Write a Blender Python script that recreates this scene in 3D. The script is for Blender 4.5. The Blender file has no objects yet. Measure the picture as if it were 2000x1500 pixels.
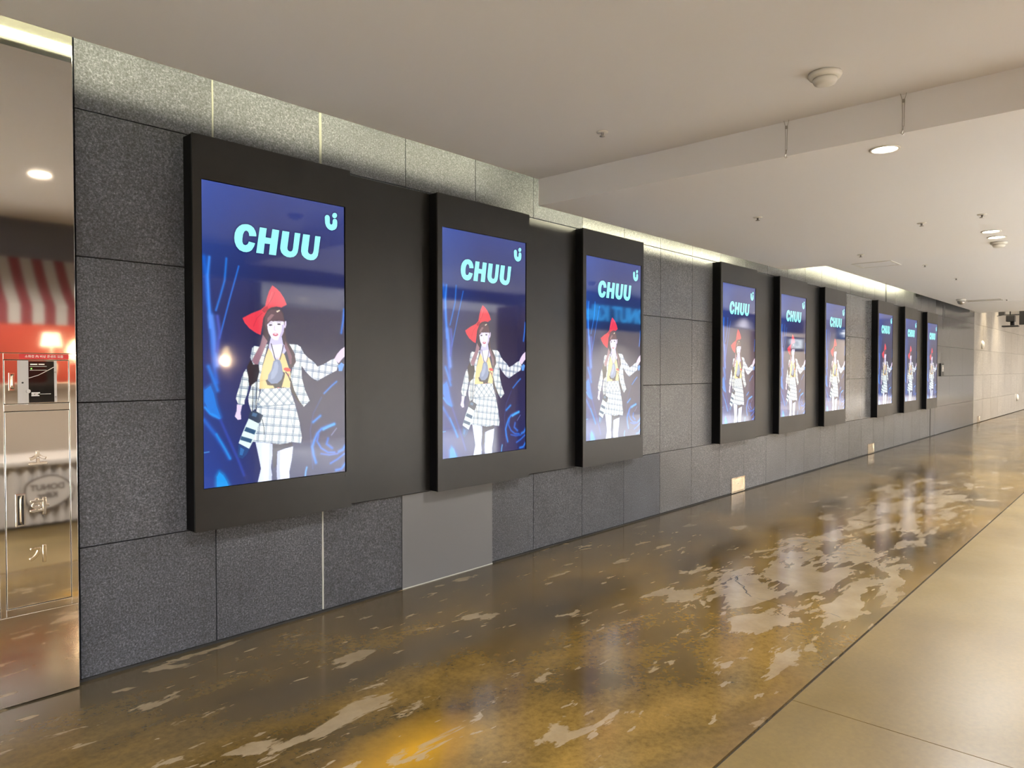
import bpy, bmesh, math, random
import numpy as np
from mathutils import Matrix, Vector
from mathutils.geometry import tessellate_polygon

random.seed(4)
SC = bpy.context.scene
COL = SC.collection

# ------------------------------------------------------------------ camera, world, exposure
# world frame: tiled wall face is y = 0, x runs along it into the distance, z up; metres
cam_d = bpy.data.cameras.new('camera')
cam = bpy.data.objects.new('camera', cam_d)
COL.objects.link(cam)
YAW, PITCH = 0.735719, -0.0204477
cam_d.sensor_fit = 'HORIZONTAL'
cam_d.sensor_width = 36.0
cam_d.lens = 1403.8 / 2000 * 36.0
cam_d.clip_start = 0.02
cam_d.clip_end = 200
fw = Vector((math.cos(PITCH) * math.cos(YAW), math.cos(PITCH) * math.sin(YAW), math.sin(PITCH)))
rt = Vector((math.sin(YAW), -math.cos(YAW), 0))
up = rt.cross(fw)
cam.matrix_world = Matrix(((rt.x, up.x, -fw.x, 0.0), (rt.y, up.y, -fw.y, -3.5662),
                           (rt.z, up.z, -fw.z, 1.3997), (0, 0, 0, 1)))
SC.camera = cam
SC.cycles.max_bounces = 6
SC.cycles.diffuse_bounces = 3
SC.cycles.glossy_bounces = 3
SC.cycles.use_adaptive_sampling = True
SC.cycles.adaptive_threshold = 0.03
SC.cycles.caustics_reflective = False
SC.cycles.caustics_refractive = False
world = bpy.data.worlds.new('world')
SC.world = world
world.use_nodes = True
world.node_tree.nodes['Background'].inputs[0].default_value = (0.55, 0.50, 0.44, 1)
world.node_tree.nodes['Background'].inputs[1].default_value = 0.35
vs = SC.view_settings
vs.view_transform = 'Standard'
vs.look = 'None'
vs.exposure = 0.24
vs.gamma = 1.0
vs.use_curve_mapping = False
WARM = (1.0, 0.965, 0.93)
COOL = (0.88, 0.95, 1.04)

# ------------------------------------------------------------------ materials
def lin(c):
    return tuple(((v / 255) / 12.92 if v <= 10 else ((v / 255 + 0.055) / 1.055) ** 2.4) for v in c)

class NT:
    def __init__(s, name):
        s.m = bpy.data.materials.new(name)
        s.m.use_nodes = True
        s.t = s.m.node_tree
        s.b = s.t.nodes['Principled BSDF']
    def n(s, typ, **kw):
        nd = s.t.nodes.new(typ)
        for k, v in kw.items():
            setattr(nd, k, v)
        return nd
    def l(s, a, b):
        s.t.links.new(a, b)
    def set(s, **kw):
        for k, v in kw.items():
            k = k.replace('_', ' ')
            if k in ('Base Color', 'Emission Color'):
                v = (*v, 1) if len(v) == 3 else v
            s.b.inputs[k].default_value = v
        return s
    def coord(s, scale=(1, 1, 1), kind='Object'):
        tc = s.n('ShaderNodeTexCoord')
        mp = s.n('ShaderNodeMapping')
        mp.inputs['Scale'].default_value = scale
        s.l(tc.outputs[kind], mp.inputs[0])
        return mp.outputs[0]
    def noise(s, vec, scale, detail=3, rough=0.5, dist=0.0):
        nd = s.n('ShaderNodeTexNoise')
        s.l(vec, nd.inputs['Vector'])
        nd.inputs['Scale'].default_value = scale
        nd.inputs['Detail'].default_value = detail
        nd.inputs['Roughness'].default_value = rough
        nd.inputs['Distortion'].default_value = dist
        return nd.outputs['Fac']
    def ramp(s, fac, stops):
        nd = s.n('ShaderNodeValToRGB')
        el = nd.color_ramp.elements
        while len(el) < len(stops):
            el.new(0.5)
        for e, (p, c) in zip(el, stops):
            e.position = p
            e.color = (*c, 1) if len(c) == 3 else c
        s.l(fac, nd.inputs[0])
        return nd.outputs[0]
    def mix(s, fac, a, b, mode='MIX'):
        nd = s.n('ShaderNodeMix', data_type='RGBA', blend_type=mode)
        if isinstance(fac, (int, float)):
            nd.inputs[0].default_value = fac
        else:
            s.l(fac, nd.inputs[0])
        for i, v in ((6, a), (7, b)):
            if isinstance(v, tuple):
                nd.inputs[i].default_value = (*v, 1) if len(v) == 3 else v
            else:
                s.l(v, nd.inputs[i])
        return nd.outputs[2]
    def math(s, op, a, b=None, c=None, clamp=False):
        nd = s.n('ShaderNodeMath', operation=op, use_clamp=clamp)
        for i, v in enumerate((a, b, c)):
            if v is None:
                continue
            if isinstance(v, (int, float)):
                nd.inputs[i].default_value = v
            else:
                s.l(v, nd.inputs[i])
        return nd.outputs[0]
    def bump(s, h, strength, dist=0.01):
        nd = s.n('ShaderNodeBump')
        nd.inputs['Strength'].default_value = strength
        nd.inputs['Distance'].default_value = dist
        s.l(h, nd.inputs['Height'])
        s.l(nd.outputs[0], s.b.inputs['Normal'])

M = {}
def plain(name, col, rough=0.5, metal=0.0, emit=None, strength=0.0, spec=0.5):
    t = NT(name).set(Base_Color=col, Roughness=rough, Metallic=metal, Specular_IOR_Level=spec)
    if emit:
        t.set(Emission_Color=emit, Emission_Strength=strength)
    M[name] = t.m
    return t.m

def granite(name, c0, c1, rough, bump, tone=0.25, grain=150):
    t = NT(name)
    v = t.coord()
    oi = t.n('ShaderNodeObjectInfo')
    add = t.n('ShaderNodeVectorMath', operation='ADD')
    sc = t.n('ShaderNodeVectorMath', operation='SCALE')
    cmb = t.n('ShaderNodeCombineXYZ')
    for i in range(3):
        t.l(oi.outputs['Random'], cmb.inputs[i])
    t.l(cmb.outputs[0], sc.inputs[0]); sc.inputs[3].default_value = 37.0
    t.l(v, add.inputs[0]); t.l(sc.outputs[0], add.inputs[1])
    v = add.outputs[0]
    g = t.noise(v, grain, 4, 0.75)
    col = t.ramp(g, [(0.34, tuple(x * 0.30 for x in c0)), (0.46, c0), (0.56, c1), (0.68, tuple(x * 2.3 for x in c1))])
    big = t.noise(v, 2.2, 4, 0.6)
    col = t.mix(1.0, col, t.ramp(big, [(0.3, (1 - tone,) * 3), (0.7, (1 + tone * 0.6,) * 3)]), 'MULTIPLY')
    strk = t.noise(t.coord((9, 9, 0.7)), 1.0, 3, 0.6)
    col = t.mix(1.0, col, t.ramp(strk, [(0.34, (0.80, 0.80, 0.78)), (0.44, (1, 1, 1))]), 'MULTIPLY')
    one = t.math('MULTIPLY_ADD', oi.outputs['Random'], 0.18, 0.91)
    col = t.mix(1.0, col, one, 'MULTIPLY')
    t.l(col, t.b.inputs['Base Color'])
    t.set(Roughness=rough)
    t.bump(g, bump, 0.004)
    M[name] = t.m
    return t.m

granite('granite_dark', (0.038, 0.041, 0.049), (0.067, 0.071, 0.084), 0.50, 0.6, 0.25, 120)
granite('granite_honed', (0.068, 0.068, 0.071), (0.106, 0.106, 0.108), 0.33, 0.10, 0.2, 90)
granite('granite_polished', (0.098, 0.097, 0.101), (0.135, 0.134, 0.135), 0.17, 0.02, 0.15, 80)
granite('stone_pale', (0.30, 0.28, 0.25), (0.36, 0.34, 0.31), 0.28, 0.02, 0.1, 60)
plain('joint_dark', (0.012, 0.012, 0.012), 0.9)
plain('patch_grey', (0.115, 0.115, 0.117), 0.5)
plain('caulk', (0.36, 0.36, 0.33), 0.6)
plain('caulk_old', (0.19, 0.19, 0.155), 0.7)
plain('white_paint', (0.80, 0.795, 0.80), 0.6)
plain('white_plastic', (0.72, 0.70, 0.64), 0.45)
plain('cove_paint', (0.34, 0.34, 0.30), 0.7)
plain('black_side', (0.004, 0.004, 0.005), 0.6, spec=0.12)
plain('black', (0.010, 0.010, 0.011), 0.5)
plain('grey_metal', (0.35, 0.33, 0.30), 0.35, 0.8)
plain('screen_glass', (0.004, 0.004, 0.006), 0.05)
plain('red_sticker', (0.48, 0.016, 0.018), 0.45)
plain('white_ink', (0.85, 0.83, 0.80), 0.5)
plain('grey_door', (0.42, 0.41, 0.40), 0.45)
plain('dark_glass', (0.008, 0.007, 0.007), 0.04)
plain('green_led', (0.1, 0.5, 0.05), 0.4, emit=(0.3, 1.0, 0.15), strength=1.2)
plain('tube', (0.9, 0.9, 0.85), 0.4, emit=(1.0, 0.95, 0.66), strength=70)
plain('lamp_disc', (0.9, 0.9, 0.9), 0.4, emit=(1.0, 0.86, 0.68), strength=24)
plain('slate', (0.22, 0.215, 0.25), 0.6)
plain('bounce_tile', (0.64, 0.61, 0.57), 0.4)
plain('shop_red', (0.42, 0.055, 0.035), 0.6)
plain('shop_beige', (0.66, 0.57, 0.45), 0.6)
plain('shop_brown', (0.20, 0.11, 0.05), 0.5)
plain('stripe_red', (0.30, 0.05, 0.06), 0.8)
plain('stripe_white', (0.62, 0.58, 0.52), 0.8)
plain('cloth_white', (0.62, 0.58, 0.53), 0.85)
plain('outline_brown', (0.06, 0.035, 0.025), 0.7)
plain('neon_blue', (0.1, 0.5, 0.8), 0.4, emit=(0.04, 0.45, 1.0), strength=5)
plain('fascia_blue', (0.02, 0.05, 0.12), 0.4, emit=(0.01, 0.16, 0.34), strength=0.55)
plain('sign_white', (0.9, 0.9, 0.9), 0.4, emit=(0.85, 0.95, 1.0), strength=4)
plain('lamp_shade', (0.9, 0.85, 0.7), 0.7, emit=(1.0, 0.80, 0.50), strength=2.2)
plain('glow_bulb', (0.9, 0.8, 0.6), 0.4, emit=(1.0, 0.72, 0.36), strength=16)

t = NT('panel_metal')                                       # dark bronze painted sheet
v = t.coord((1, 1, 1))
t.l(t.ramp(t.noise(v, 6, 4, 0.6), [(0.3, (0.0075, 0.0070, 0.0066)), (0.7, (0.0115, 0.0107, 0.010))]), t.b.inputs['Base Color'])
t.l(t.math('MULTIPLY_ADD', t.noise(v, 3, 4, 0.6), 0.12, 0.28), t.b.inputs['Roughness'])
t.set(IOR=1.42)
M['panel_metal'] = t.m

def steel(name, rough, wav, scale, col=(0.80, 0.77, 0.74)):
    t = NT(name).set(Base_Color=col, Metallic=1.0, Roughness=rough)
    if wav:
        t.bump(t.noise(t.coord(), scale, 1, 0.4), wav, 0.05)
    M[name] = t.m
steel('steel_satin', 0.045, 0.0, 1)
steel('steel_mirror', 0.03, 0.015, 4.0)
steel('steel_wavy', 0.04, 0.006, 4.0)
steel('steel_plate', 0.10, 0.03, 9.0, (0.85, 0.78, 0.68))

# picture shown by the displays: colour comes from a point attribute, glass gloss on top
t = NT('display_picture').set(Base_Color=(0.004, 0.004, 0.006), Roughness=0.05)
a = t.n('ShaderNodeAttribute', attribute_name='picture')
t.l(a.outputs['Color'], t.b.inputs['Emission Color'])
t.set(Emission_Strength=1.0, IOR=1.6)
M['display_picture'] = t.m
plain('display_letter', (0.004, 0.004, 0.006), 0.05, emit=lin((150, 250, 246)), strength=1.05)

# stained, coated concrete along the wall
t = NT('floor_stained')
p = t.coord()
ps = t.coord((0.75, 1.35, 1))
sx = t.n('ShaderNodeSeparateXYZ'); t.l(p, sx.inputs[0])
X, Y = sx.outputs[0], sx.outputs[1]
big = t.noise(ps, 0.9, 5, 0.62, 0.4)
col = t.ramp(big, [(0.30, (0.034, 0.023, 0.009)), (0.42, (0.070, 0.044, 0.013)), (0.55, (0.125, 0.077, 0.019)), (0.70, (0.190, 0.115, 0.027))])
fine = t.noise(p, 34, 5, 0.7)
col = t.mix(1.0, col, t.ramp(fine, [(0.3, (0.72, 0.72, 0.72)), (0.6, (1.12, 1.12, 1.12))]), 'MULTIPLY')
# greyer strip beside the wall foot: staining, with dimmer light painted in
ywn = t.math('MULTIPLY_ADD', t.noise(ps, 1.6, 3), 0.9, Y)
near = t.n('ShaderNodeMapRange', clamp=True); t.l(ywn, near.inputs[0])
near.inputs[1].default_value = -0.55; near.inputs[2].default_value = 0.40
col = t.mix(t.math('MULTIPLY', near.outputs[0], 0.75), col, (0.060, 0.050, 0.032))
def blob(cx, cy, rx, ry, wob=0.5, ns=2.0):
    dx = t.math('DIVIDE', t.math('SUBTRACT', X, cx), rx)
    dy = t.math('DIVIDE', t.math('SUBTRACT', Y, cy), ry)
    d = t.math('SQRT', t.math('ADD', t.math('MULTIPLY', dx, dx), t.math('MULTIPLY', dy, dy)))
    d = t.math('ADD', d, t.math('MULTIPLY', t.math('SUBTRACT', t.noise(p, ns, 5, 0.6), 0.5), wob * 2))
    return t.math('SUBTRACT', 1.0, d, clamp=True)
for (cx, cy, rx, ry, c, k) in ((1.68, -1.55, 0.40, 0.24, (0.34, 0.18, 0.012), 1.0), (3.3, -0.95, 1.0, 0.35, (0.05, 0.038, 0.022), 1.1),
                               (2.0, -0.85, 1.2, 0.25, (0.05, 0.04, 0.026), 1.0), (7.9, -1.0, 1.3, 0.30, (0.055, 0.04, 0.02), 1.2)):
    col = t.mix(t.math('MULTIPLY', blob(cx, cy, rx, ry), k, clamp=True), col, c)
# worn pale flakes with crisp edges; denser in the worn zones
fl = t.noise(t.coord((0.62, 1.8, 1)), 3.1, 6, 0.58, 0.35)
fl2 = t.noise(t.coord((0.6, 2.2, 1)), 8.0, 4, 0.55, 0.2)
dens = t.math('ADD', blob(4.9, -1.80, 2.0, 0.85, 0.35, 1.5), t.math('MULTIPLY', blob(1.5, -1.25, 0.8, 0.45, 0.3, 2), 0.22))
dens = t.math('ADD', dens, t.math('MULTIPLY', blob(8.4, -1.7, 3.2, 0.8, 0.3, 1.2), 0.8))
thr = t.math('MULTIPLY_ADD', dens, 0.24, fl)
f1 = t.n('ShaderNodeMapRange', clamp=True); t.l(thr, f1.inputs[0])
f1.inputs[1].default_value = 0.622; f1.inputs[2].default_value = 0.640
f2 = t.n('ShaderNodeMapRange', clamp=True); t.l(t.math('MULTIPLY_ADD', dens, 0.10, fl2), f2.inputs[0])
f2.inputs[1].default_value = 0.660; f2.inputs[2].default_value = 0.675
flake = t.math('MAXIMUM', f1.outputs[0], f2.outputs[0])
pale = t.ramp(t.noise(p, 5, 5, 0.6), [(0.3, (0.20, 0.150, 0.088)), (0.7, (0.29, 0.225, 0.145))])
col = t.mix(t.math('MULTIPLY', flake, 0.70), col, pale)
# brown band against the slab joint
edge = t.n('ShaderNodeMapRange', clamp=True)
t.l(t.math('MULTIPLY_ADD', t.noise(ps, 3.0, 5, 0.65), 0.55, Y), edge.inputs[0])
edge.inputs[1].default_value = -1.98; edge.inputs[2].default_value = -2.22
col = t.mix(t.math('MULTIPLY', edge.outputs[0], 0.72), col, (0.13, 0.080, 0.032))
t.l(col, t.b.inputs['Base Color'])
t.l(t.math('MULTIPLY_ADD', t.noise(ps, 2.6, 4, 0.6), 0.18, 0.06), t.b.inputs['Roughness'])
t.bump(t.math('ADD', t.math('MULTIPLY', flake, -0.25), t.math('MULTIPLY', t.noise(p, 2.5, 2, 0.5), 0.5)), 0.10, 0.006)
t.set(Specular_IOR_Level=0.5)
M['floor_stained'] = t.m

t = NT('floor_plain')
p = t.coord()
big = t.noise(t.coord((0.6, 1.1, 1)), 1.1, 3, 0.5, 0.3)
col = t.ramp(big, [(0.30, (0.092, 0.060, 0.018)), (0.5, (0.124, 0.083, 0.026)), (0.70, (0.148, 0.101, 0.035))])
col = t.mix(1.0, col, t.ramp(t.noise(p, 40, 5, 0.7), [(0.3, (0.84, 0.84, 0.84)), (0.65, (1.07, 1.07, 1.07))]), 'MULTIPLY')
t.l(col, t.b.inputs['Base Color'])
t.l(t.math('MULTIPLY_ADD', t.noise(p, 2.0, 4, 0.6), 0.2, 0.26), t.b.inputs['Roughness'])
t.set(Specular_IOR_Level=0.35)
M['floor_plain'] = t.m

# ------------------------------------------------------------------ geometry helpers
def mesh_of(bm, name, mats, smooth=False):
    bmesh.ops.recalc_face_normals(bm, faces=bm.faces)
    me = bpy.data.meshes.new(name)
    bm.to_mesh(me)
    bm.free()
    for m in (mats if isinstance(mats, (list, tuple)) else [mats]):
        me.materials.append(M[m])
    if smooth:
        for f in me.polygons:
            f.use_smooth = True
    return me

def link(name, me, parent=None, loc=(0, 0, 0)):
    o = bpy.data.objects.new(name, me)
    COL.objects.link(o)
    o.location = loc
    if parent is not None:
        o.parent = parent
    return o

def abox(bm, x0, x1, y0, y1, z0, z1, bevel=0.0, mat=0):
    x0, x1 = sorted((x0, x1)); y0, y1 = sorted((y0, y1)); z0, z1 = sorted((z0, z1))
    vs_ = [bm.verts.new((x, y, z)) for x in (x0, x1) for y in (y0, y1) for z in (z0, z1)]
    fs = []
    for q in ((0, 1, 3, 2), (4, 6, 7, 5), (0, 4, 5, 1), (2, 3, 7, 6), (0, 2, 6, 4), (1, 5, 7, 3)):
        f = bm.faces.new([vs_[i] for i in q]); f.material_index = mat; fs.append(f)
    if bevel:
        es = list({e for f in fs for e in f.edges})
        bmesh.ops.bevel(bm, geom=es, offset=bevel, segments=2, affect='EDGES', profile=0.6)

def box(name, x0, x1, y0, y1, z0, z1, mat, parent=None, bevel=0.0, at=None):
    """box in the parent's frame; at = origin of a parentless or placed object"""
    bm = bmesh.new()
    ox, oy, oz = at if at else (0, 0, 0)
    abox(bm, x0 - ox, x1 - ox, y0 - oy, y1 - oy, z0 - oz, z1 - oz, bevel)
    return link(name, mesh_of(bm, name, mat), parent, (ox, oy, oz))

def lathe(bm, prof, n=24, axis='Z', c=(0, 0, 0), mat=0, cap=True):
    rings = []
    for r, h in prof:
        ring = []
        for i in range(n):
            a = 2 * math.pi * i / n
            p3 = (c[0] + r * math.cos(a), c[1] + r * math.sin(a), c[2] + h) if axis == 'Z' else (c[0] + h, c[1] + r * math.cos(a), c[2] + r * math.sin(a))
            ring.append(bm.verts.new(p3))
        rings.append(ring)
    for a_, b_ in zip(rings, rings[1:]):
        for i in range(n):
            f = bm.faces.new((a_[i], a_[(i + 1) % n], b_[(i + 1) % n], b_[i])); f.material_index = mat
    if cap:
        for r_ in (rings[0], rings[-1]):
            f = bm.faces.new(r_); f.material_index = mat

def tube(bm, pts, r, n=6):
    pts = [Vector(q) for q in pts]
    rings = []
    for i, q in enumerate(pts):
        d = (pts[min(i + 1, len(pts) - 1)] - pts[max(i - 1, 0)]).normalized()
        u = d.orthogonal().normalized(); w = d.cross(u)
        rr = r[i] if isinstance(r, (list, tuple)) else r
        rings.append([bm.verts.new(q + rr * (math.cos(2 * math.pi * k / n) * u + math.sin(2 * math.pi * k / n) * w)) for k in range(n)])
    for a_, b_ in zip(rings, rings[1:]):
        for i in range(n):
            bm.faces.new((a_[i], a_[(i + 1) % n], b_[(i + 1) % n], b_[i]))
    bm.faces.new(rings[0]); bm.faces.new(rings[-1])

def plate(bm, pts2, y_front, y_back, mat=0):
    """extrude a polygon given in (x, z) between two y planes"""
    a_ = [bm.verts.new((x, y_front, z)) for x, z in pts2]
    b_ = [bm.verts.new((x, y_back, z)) for x, z in pts2]
    n = len(a_)
    fs = []
    for tri in tessellate_polygon([[Vector((x, z, 0)) for x, z in pts2]]):
        fs += [bm.faces.new([a_[k] for k in tri]), bm.faces.new([b_[k] for k in tri])]
    for i in range(n):
        fs.append(bm.faces.new((a_[i], a_[(i + 1) % n], b_[(i + 1) % n], b_[i])))
    for f in fs:
        f.material_index = mat

def text_mesh(name, body, size, mat, extrude=0.0, offset=0.0, bevel=0.0, flip=False):
    """lettering as a mesh standing in the xz plane, facing -y (flip: facing +y), centred"""
    cu = bpy.data.curves.new(name, 'FONT')
    cu.body = body
    cu.size = size
    cu.extrude = extrude
    cu.offset = offset
    cu.bevel_depth = bevel
    cu.align_x = 'CENTER'; cu.align_y = 'CENTER'
    tmp = bpy.data.objects.new(name, cu)
    COL.objects.link(tmp)
    bpy.context.view_layer.update()
    me = bpy.data.meshes.new_from_object(tmp)
    bpy.data.objects.remove(tmp)
    bpy.data.curves.remove(cu)
    me.name = name
    me.transform(Matrix.Rotation(math.pi / 2, 4, 'X'))
    if flip:
        me.transform(Matrix.Rotation(math.pi, 4, 'Z'))
    me.materials.clear()
    me.materials.append(M[mat])
    return me

def empty(name, loc):
    o = bpy.data.objects.new(name, None)
    o.empty_display_size = 0.05
    COL.objects.link(o)
    o.location = loc
    return o

def tag(o, label=None, cat=None, group=None, kind=None):
    for k, v_ in (('label', label), ('category', cat), ('group', group), ('kind', kind)):
        if v_:
            o[k] = v_
    return o

def copy_tree(o, parent=None):
    c = o.copy()
    COL.objects.link(c)
    c.parent = parent
    for ch in list(o.children):
        copy_tree(ch, c)
    return c

def S(o):
    o['kind'] = 'structure'
    return o
LETTERS = {
    'letter_c': [(544,245),(583,243),(622,248),(658,261),(681,282),(691,300),(692,316),(598,320),(594,303),(581,291),(558,286),(534,294),(516,314),(507,343),(506,366),(518,382),(544,386),(570,380),(584,369),(591,358),(675,364),(659,388),(630,413),(599,425),(560,432),(517,432),(466,423),(428,402),(408,375),(402,347),(410,313),(432,285),(466,264),(505,250)],
    'letter_h': [(741,250),(835,250),(817,313),(894,314),(914,249),(1009,250),(961,428),(863,428),(880,355),(805,356),(788,428),(689,428)],
    'letter_u': [(1056,250),(1155,250),(1124,364),(1128,378),(1145,386),(1166,388),(1187,384),(1200,375),(1207,361),(1235,249),(1317,249),(1284,363),(1274,387),(1252,407),(1218,422),(1165,430),(1117,429),(1070,419),(1038,403),(1022,378),(1025,355)],
    'letter_u2': [(1359,250),(1460,249),(1428,367),(1434,379),(1452,387),(1475,389),(1496,384),(1508,373),(1516,358),(1542,250),(1624,249),(1590,363),(1579,391),(1555,411),(1517,426),(1469,431),(1419,429),(1374,418),(1340,401),(1326,376),(1330,347)],
    'emblem_hook': [(1693,102),(1698,93),(1710,85),(1728,81),(1747,81),(1763,87),(1771,97),(1771,137),(1779,145),(1797,147),(1811,142),(1816,133),(1817,118),(1823,108),(1838,101),(1856,99),(1875,101),(1887,109),(1891,122),(1888,149),(1875,168),(1847,181),(1804,190),(1767,188),(1736,179),(1713,165),(1698,145)],
    'emblem_dot': [(1888,71),(1885,78),(1879,85),(1868,90),(1856,94),(1842,95),(1830,94),(1820,90),(1813,85),(1811,78),(1814,71),(1820,65),(1831,59),(1843,56),(1857,55),(1869,56),(1879,59),(1886,65)],
}
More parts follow.
